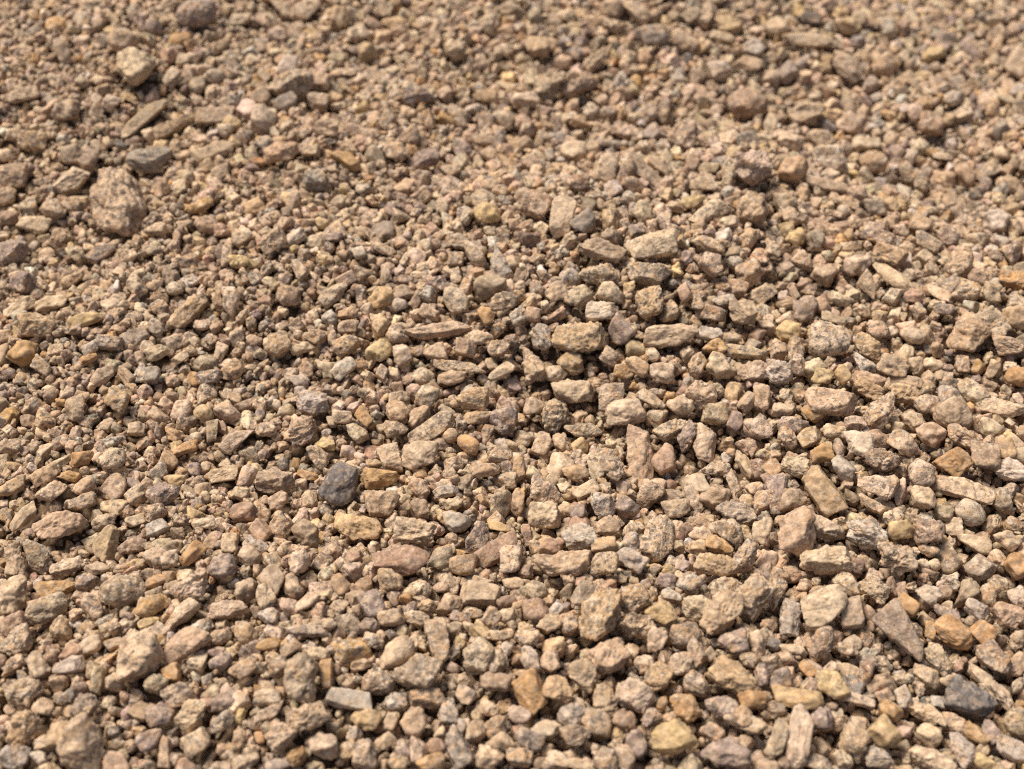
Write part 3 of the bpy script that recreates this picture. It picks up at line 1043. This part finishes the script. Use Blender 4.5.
455 570 94 78 -20 R l
340 585 118 98 -10 P l
240 555 112 96 40 H l
135 605 124 68 3 L l
30 555 96 68 -15 K l
70 650 118 86 -15 U l|dark plum lump|dark plum lump near the bottom edge, bottom centre
250 640 124 86 0 t l
495 670 108 96 -60 U a
380 735 108 96 -30 M l
455 725 116 78 -55 T l
245 745 154 40 -3 C s
30 720 106 80 0 P l
860 700 195 112 5 U l|plum grey boulder|large plum grey boulder with pale patches, on the bottom edge
970 600 98 68 -5 C a
910 570 108 82 45 O l
950 330 82 62 -20 T l
1000 390 98 60 -70 U l
800 620 94 68 -10 P l
600 510 68 40 80 A r
@768 577
215 118 195 142 55 L a|pale boulder|large pale tan boulder with crisp edges, lower right
90 160 150 82 -78 H a|grey cream kite|upright grey cream kite shaped stone left of the pale boulder
340 138 138 92 -75 M b|grey topped block|upright block with a grey top and an ochre foot, right of the pale boulder
30 60 145 84 -85 P a
210 265 138 106 -78 t l|brown barrel|brown tan barrel shaped stone under the pale boulder
525 230 245 135 -42 G w|dark grey brown wedge|largest dark grey brown wedge slanting down right, lower right
430 45 125 86 -20 M a
640 70 98 76 -10 W l|white oval|small whitish oval in the right part, above the orange bun
745 222 154 106 -5 A r|orange bun|smooth orange ochre bun, lower right
860 222 100 86 -20 A b|orange block|orange block right of the orange bun
835 130 98 74 -10 H a
965 155 124 92 15 R a|brown flag|flat pinkish brown stone near the right edge with a pointed corner
710 140 130 52 -5 U w
680 328 134 88 -20 V l|olive bun|olive ochre bun below the orange bun
910 320 155 114 -10 t a|brown crag|dark tan crag near the right edge, lower right
885 85 112 60 -58 O e
1000 85 90 76 -45 K l
255 432 144 106 -25 Y a|yellow arrowhead|yellow cream stone pointed at its right, above the grey white tusk
118 485 200 88 12 Y b|olive yellow bar|olive yellow bar with dark spots, left of the yellow arrowhead
125 640 245 98 -80 K l|grey white tusk|tall pale pinkish tusk of a stone standing at the bottom edge
40 650 165 72 85 L l
215 560 112 92 -50 U l
345 662 154 122 -60 P l|peach stone|peach tan stone near the bottom edge, right of the grey white tusk
470 625 116 108 -20 Y a|gold nugget|bright yellow gold nugget near the bottom edge, lower right
355 490 144 44 2 K e
635 545 172 72 4 C l|cream peanut|smooth cream peanut shaped stone left of the violet grey boulder
800 495 195 138 -8 D l|violet grey boulder|large dark violet grey boulder, lower right
490 535 98 72 -5 A l
545 485 98 64 -48 H b
470 475 80 72 -10 P b
645 635 98 88 -3 C b|cream box|square cream tan stone below the cream peanut
635 390 116 72 -10 C a
740 585 98 68 5 P l
770 690 145 94 -25 H l
830 630 108 70 -10 A l
890 620 98 66 -40 U a
1000 582 116 104 -30 V r|olive brown egg|olive brown egg at the right edge near the bottom
975 685 138 88 -12 H l
920 470 150 84 -25 L l
850 395 118 52 -15 C s
660 735 195 84 0 L l
440 730 125 84 5 H l
200 745 116 60 0 M l
300 730 78 66 -40 L l
50 410 100 82 40 U l
320 35 120 76 -30 L l
320 290 86 56 10 T l
650 215 78 52 -60 A b
540 405 90 52 15 L l
730 410 90 56 20 C a
160 370 78 46 -30 A s
870 745 108 58 3 Y l
1000 250 88 60 75 T l
560 110 92 66 -15 A b
100 290 108 44 12 L l
'''

entries = []
tile = (0, 0)
for line in CATALOGUE.strip().splitlines():
    if line.startswith('@'):
        tile = tuple(int(v) for v in line[1:].split())
        continue
    head, *names = line.split('|')
    cx, cy, l, w, a, c, s = head.split()
    entries.append(dict(px=tile[0] + float(cx) / 4, py=tile[1] + float(cy) / 4, l=float(l) / 4, w=float(w) / 4,
                        a=float(a), c=c, s=s, short=names[0] if names else None, label=names[1] if names else None))
order = sorted(range(len(entries)), key=lambda i: (entries[i]['short'] is None, -entries[i]['l'] * entries[i]['w']))
chosen = set(order[:300])

def axes_of(e):
    """where the stone lies: its centre, its three semi-axes (rows) as it lies half tipped towards the path, and its height"""
    m = min(e['l'], e['w'])
    _, t = place(e['px'], e['py'], 0.0)
    u = t * 2 * TAN / WIDTH                       # metres per pixel there
    c, t = place(e['px'], e['py'], 0.30 * m * u)
    v = (CAM - c) / np.linalg.norm(CAM - c)
    e1 = np.cross([0, 0, 1.0], v); e1 /= np.linalg.norm(e1)
    n = 0.6 * v + 0.4 * np.array([0, 0, 1.0]); n /= np.linalg.norm(n)
    e2 = np.cross(n, e1)
    a = math.radians(e['a'])
    ax = (math.cos(a) * e1 + math.sin(a) * e2) * e['l'] * 0.53 * u
    ay = (-math.sin(a) * e1 + math.cos(a) * e2) * e['w'] * 0.53 * u
    az = n * m / 2 * u * DEEP[e['s']]
    return c, np.stack([ax, ay, az])

MEAN = np.array((.458, .291, .162))

def temper(rgb, keep):
    """dust of the same gravel lies on every stone and draws its colour towards the common tan"""
    c = np.array(rgb)
    return MEAN * (1 - keep) + c * keep

WEATHER = {'D': 0.55, 'S': 0.7, 'W': 0.6, 'Y': 0.4, 'A': 0.5, 'C': 0.6, 'G': 0.95, 'O': 0.8, 'R': 0.7}
KEEP = {'D': 0.95, 'S': 0.8, 'W': 0.65, 'Y': 1.0, 'A': 0.85, 'C': 0.85, 'G': 0.7, 'B': 0.8, 'O': 0.8}

def vary(code, rg, amount=0.05):
    c = temper(COLOUR[code][0], KEEP.get(code, 0.95)) * (1 + rg.normal() * amount) * (1 + rg.normal(size=3) * 0.015)
    return np.append(np.clip(c, 0.03, 0.75), np.clip(WEATHER.get(code, 0.85) * rg.uniform(0.5, 1.3), 0.2, 1.2))

# ---- labels: a landmark's own words, or how a stone looks and which landmark it lies beside
land = [i for i in range(len(entries)) if entries[i]['short']]

def direction(dx, dy):
    ang = math.degrees(math.atan2(-dy, dx)) % 360
    return ['just right of', 'up and right of', 'just above', 'up and left of', 'just left of', 'down and left of', 'just below', 'down and right of'][int((ang + 22.5) // 45) % 8]

labels = {}
for i in land:
    labels[i] = entries[i]['label']
for i in sorted(chosen - set(land), key=lambda i: -entries[i]['l'] * entries[i]['w']):
    e = entries[i]
    near = sorted(land, key=lambda j: math.hypot(e['px'] - entries[j]['px'], e['py'] - entries[j]['py']))
    ratio = e['l'] / e['w']
    look = COLOUR[e['c']][1] + ' ' + ('long ' if ratio > 1.9 and e['s'] != 'e' else '') + SHAPE[e['s']]
    for j in near[:6]:
        f = entries[j]
        lab = look + ' ' + direction(e['px'] - f['px'], e['py'] - f['py']) + ' the ' + f['short']
        if lab not in labels.values():
            break
    labels[i] = lab

# ------------------------------------------------------------------ how the gravel lies: a height map that every stone rests on
STEP = 0.001
X0, X1, Y0, Y1 = -0.78, 0.78, 0.30, 1.56
NX, NY = int((X1 - X0) / STEP), int((Y1 - Y0) / STEP)
cx_ = X0 + (np.arange(NX) + 0.5) * STEP
cy_ = Y0 + (np.arange(NY) + 0.5) * STEP
CX, CY = np.meshgrid(cx_, cy_)
S = surface(CX, CY)
H = S - 0.018 + 0.010 * fineness(CX, CY)
del CX, CY

DISC = {}
for r in range(1, 15):
    g = np.arange(-r, r + 1)
    d2 = (g[:, None] ** 2 + g[None, :] ** 2) / (r + 0.3) ** 2
    DISC[r] = (d2 <= 1, np.sqrt(np.clip(1 - d2, 0, 1)))

gravel_v, gravel_f, gravel_c, gravel_s, n_gravel = [], [], [], [], 0

def in_view(x, y, margin):
    px, py, z = project(np.stack([x, y, surface(x, y)], -1))
    return (px > -margin) & (px < WIDTH + margin) & (py > -margin) & (py < HEIGHT + margin)

PALETTE = [('T', 20), ('P', 17), ('L', 16), ('K', 9), ('C', 7), ('O', 10), ('A', 3), ('Y', 3), ('t', 8), ('M', 8), ('H', 6), ('U', 5), ('R', 3), ('G', 2.5), ('W', 1.6), ('S', .8), ('B', 3)]
PAL = np.array([temper(COLOUR[k][0], 0.95) for k, _ in PALETTE])
PW = np.array([w for _, w in PALETTE]); PW = PW / PW.sum()

KINDS = 'lllaaabbwsre'
LIB = {lv: [rock(lv, np.random.default_rng(50 + k), KINDS[k % len(KINDS)], 0.6 + 0.6 * (k % 7) / 6) for k in range(48)] for lv in (1, 2, 3)}
for _lv in (0,):
    LIB[0] = [rock(0, np.random.default_rng(90 + k), 'a') for k in range(24)]

def rotations(n, rg):
    q = rg.normal(size=(n, 4))
    q /= np.linalg.norm(q, axis=1)[:, None]
    w, x, y, z = q.T
    return np.stack([1 - 2 * (y * y + z * z), 2 * (x * y - z * w), 2 * (x * z + y * w),
                     2 * (x * y + z * w), 1 - 2 * (x * x + z * z), 2 * (y * z - x * w),
                     2 * (x * z - y * w), 2 * (y * z + x * w), 1 - 2 * (x * x + y * y)], 1).reshape(n, 3, 3)

def emit(c, r, level, rg, damp=0.0):
    """add stones of radius r at centres c to the gravel mesh"""
    global n_gravel
    n = len(c)
    if not n:
        return
    fl = np.clip(np.exp(rg.normal(size=(n, 3)) * 0.22), 0.6, 1.6)
    fl *= (1 / np.cbrt(fl.prod(1)))[:, None]
    R = rotations(n, rg)
    M = (fl * r[:, None])[:, :, None] * R             # rows: scaled axes
    pick = rg.integers(0, len(LIB[level]), n)
    lib = np.stack(LIB[level])
    f = ICO[level][1]
    for k in range(0, n, 4000):
        s = slice(k, min(n, k + 4000))
        pts = np.einsum('nvi,nij->nvj', lib[pick[s]], M[s]) + c[s][:, None, :]
        m, nv = pts.shape[:2]
        gravel_v.append(pts.reshape(-1, 3))
        gravel_f.append((f[None] + (n_gravel + np.arange(m) * nv)[:, None, None]).reshape(-1, 3))
        gravel_s.append(np.full(m * len(f), level > 1))
        col = PAL[rg.choice(len(PAL), m, p=PW)] * (1 + rg.normal(size=(m, 1)) * 0.16) * (1 + rg.normal(size=(m, 3)) * 0.03)
        if damp:                                       # the fines at the upper left are damp and earthy
            w = (damp * fineness(c[s][:, 0], c[s][:, 1]))[:, None]
            col = col * (1 - w) + w * np.array((0.185, 0.118, 0.07)) * rg.uniform(0.7, 1.3, (m, 1))
        col = np.concatenate([np.clip(col, 0.03, 0.72), rg.uniform(0.25, 1.15, (m, 1))], 1)
        gravel_c.append(np.repeat(col, nv, 0))
        n_gravel += m * nv

def deposit(n, rlo, rhi, cap_lo, cap_hi, keep, rg, sink=0.55, rest=0.45):
    """drop stones one by one on the height map; a stone that would stand out too far is left out"""
    x = rg.uniform(X0 + 0.012, X1 - 0.012, n)
    y = rg.uniform(Y0 + 0.012, Y1 - 0.012, n)
    ok = in_view(x, y, 70) & (rg.uniform(size=n) < keep(x, y))
    x, y = x[ok], y[ok]
    n = len(x)
    r = rlo * (rhi / rlo) ** (rg.uniform(size=n) ** 1.35) * np.clip(1.02 - 0.10 * (y - 0.45), 0.9, 1.05)
    cap = r * rg.uniform(cap_lo, cap_hi, n)
    ix = ((x - X0) / STEP).astype(int)
    iy = ((y - Y0) / STEP).astype(int)
    out, rr = [], []
    for k in range(n):
        rc = min(14, max(1, int(round(r[k] / STEP))))
        msk, dome = DISC[rc]
        a, b = iy[k], ix[k]
        Hp = H[a - rc:a + rc + 1, b - rc:b + rc + 1]
        if Hp.shape != msk.shape:
            continue
        hv = Hp[msk]
        z = hv.mean() + rest * hv.std() + sink * r[k]
        if z + r[k] * 0.85 > S[a, b] + cap[k]:
            continue
        np.maximum(Hp, np.where(msk, z + 0.85 * r[k] * dome, -1), out=Hp)
        out.append((x[k], y[k], z)); rr.append(r[k])
    return np.array(out).reshape(-1, 3), np.array(rr)

# the layers underneath, seen only through the gaps
rg = np.random.default_rng(78)
counts = []
for n, rlo, rhi, c0, c1, level in ((60000, 0.0036, 0.0062, -2.2, -1.3, 2), (120000, 0.0022, 0.0038, -4.0, -2.4, 2)):
    c, r = deposit(n, rlo, rhi, c0, c1, lambda x, y: np.ones(len(x)), rg)
    emit(c, r, level, rg)
    counts.append(len(c))

for i, e in enumerate(entries):
    rg = np.random.default_rng(1000 + i)
    c, M = axes_of(e)
    level = 4 if e['l'] > 30 else 3
    if i not in chosen:
        level = 3 if e['l'] > 16 else 2
    pts = rock(level, rg, e['s'], rg.uniform(0.65, 1.2), np.linalg.norm(M, axis=1)) @ M
    col = vary(e['c'], rg)
    if i in chosen:
        o = link('stone', build_mesh('stone', pts, ICO[level][1], col, STONE))
        o.location = c
        o['label'] = labels[i]
        o['category'] = 'stone'
        o['group'] = 'larger stones lying in the gravel'
    else:
        gravel_v.append(pts + c)
        gravel_f.append(ICO[level][1] + n_gravel)
        gravel_s.append(np.ones(len(ICO[level][1]), dtype=bool))
        gravel_c.append(np.repeat(col[None], len(pts), 0))
        n_gravel += len(pts)
    # the ground it covers
    ext = np.abs(M).max(0) * 0 + np.sqrt((M ** 2).sum(0))
    x0, x1 = int((c[0] - ext[0] - X0) / STEP), int((c[0] + ext[0] - X0) / STEP) + 1
    y0, y1 = int((c[1] - ext[1] - Y0) / STEP), int((c[1] + ext[1] - Y0) / STEP) + 1
    x0, x1, y0, y1 = max(x0, 0), min(x1, NX), max(y0, 0), min(y1, NY)
    if x1 <= x0 or y1 <= y0:
        continue
    A = M.T @ M                                   # ellipsoid: q^T A^-1 q = 1
    Ai = np.linalg.inv(A)
    qx, qy = np.meshgrid(cx_[x0:x1] - c[0], cy_[y0:y1] - c[1])
    bb = (Ai[0, 2] * qx + Ai[1, 2] * qy)
    cc = Ai[0, 0] * qx ** 2 + 2 * Ai[0, 1] * qx * qy + Ai[1, 1] * qy ** 2 - 1
    disc = bb ** 2 - Ai[2, 2] * cc
    top = np.where(disc > 0, (-bb + np.sqrt(np.maximum(disc, 0))) / Ai[2, 2], -1) + c[2]
    H[y0:y1, x0:x1] = np.maximum(H[y0:y1, x0:x1], top)

# ------------------------------------------------------------------ the rest of the gravel, too many to count: one object
rg = np.random.default_rng(77)
for n, rlo, rhi, c0, c1, keep, level, rest in (
        (40000, 0.0062, 0.0105, 0.0, 1.0, lambda f: 1.0 - 1.1 * f, 3, 0.45),
        (110000, 0.0044, 0.0068, -0.4, 0.8, lambda f: 1.0 - 0.72 * f, 3, 0.3),
        (170000, 0.0030, 0.0050, -0.9, 0.8, lambda f: 0.2 + 0.8 * f, 2, -0.2),
        (170000, 0.0017, 0.0030, -3.4, -0.5, lambda f: 0.08 + 0.92 * f, 1, -0.5)):
    c, r = deposit(n, rlo, rhi, c0, c1, lambda x, y: keep(fineness(x, y)), rg, 0.55, rest)
    emit(c, r, level, rg, {2: 0.2, 1: 0.7}.get(level, 0.0))
    counts.append(len(c))

# the finest grit, lying on whatever is below it
n = 100000
x = rg.uniform(X0 + 0.01, X1 - 0.01, n); y = rg.uniform(Y0 + 0.01, Y1 - 0.01, n)
ix = ((x - X0) / STEP).astype(int); iy = ((y - Y0) / STEP).astype(int)
h = H[iy, ix]
fine = fineness(x, y)
ok = in_view(x, y, 50) & (h < S[iy, ix] - 0.0015) & (rg.uniform(size=n) < 0.05 + 0.9 * fine ** 1.6)
x, y, h = x[ok], y[ok], h[ok]
r = rg.uniform(0.0006, 0.0015, len(x))
emit(np.stack([x, y, h + 0.3 * r], 1), r, 0, rg, 0.95); counts.append(len(x))

gravel = link('gravel', build_mesh('gravel', np.concatenate(gravel_v), np.concatenate(gravel_f), np.concatenate(gravel_c), STONE, np.concatenate(gravel_s)))
gravel['kind'] = 'stuff'
gravel['category'] = 'gravel'
gravel['label'] = 'loose tan and pinkish gravel of small broken chips filling the gaps between stones'
print('gravel stones', counts, 'verts', n_gravel)
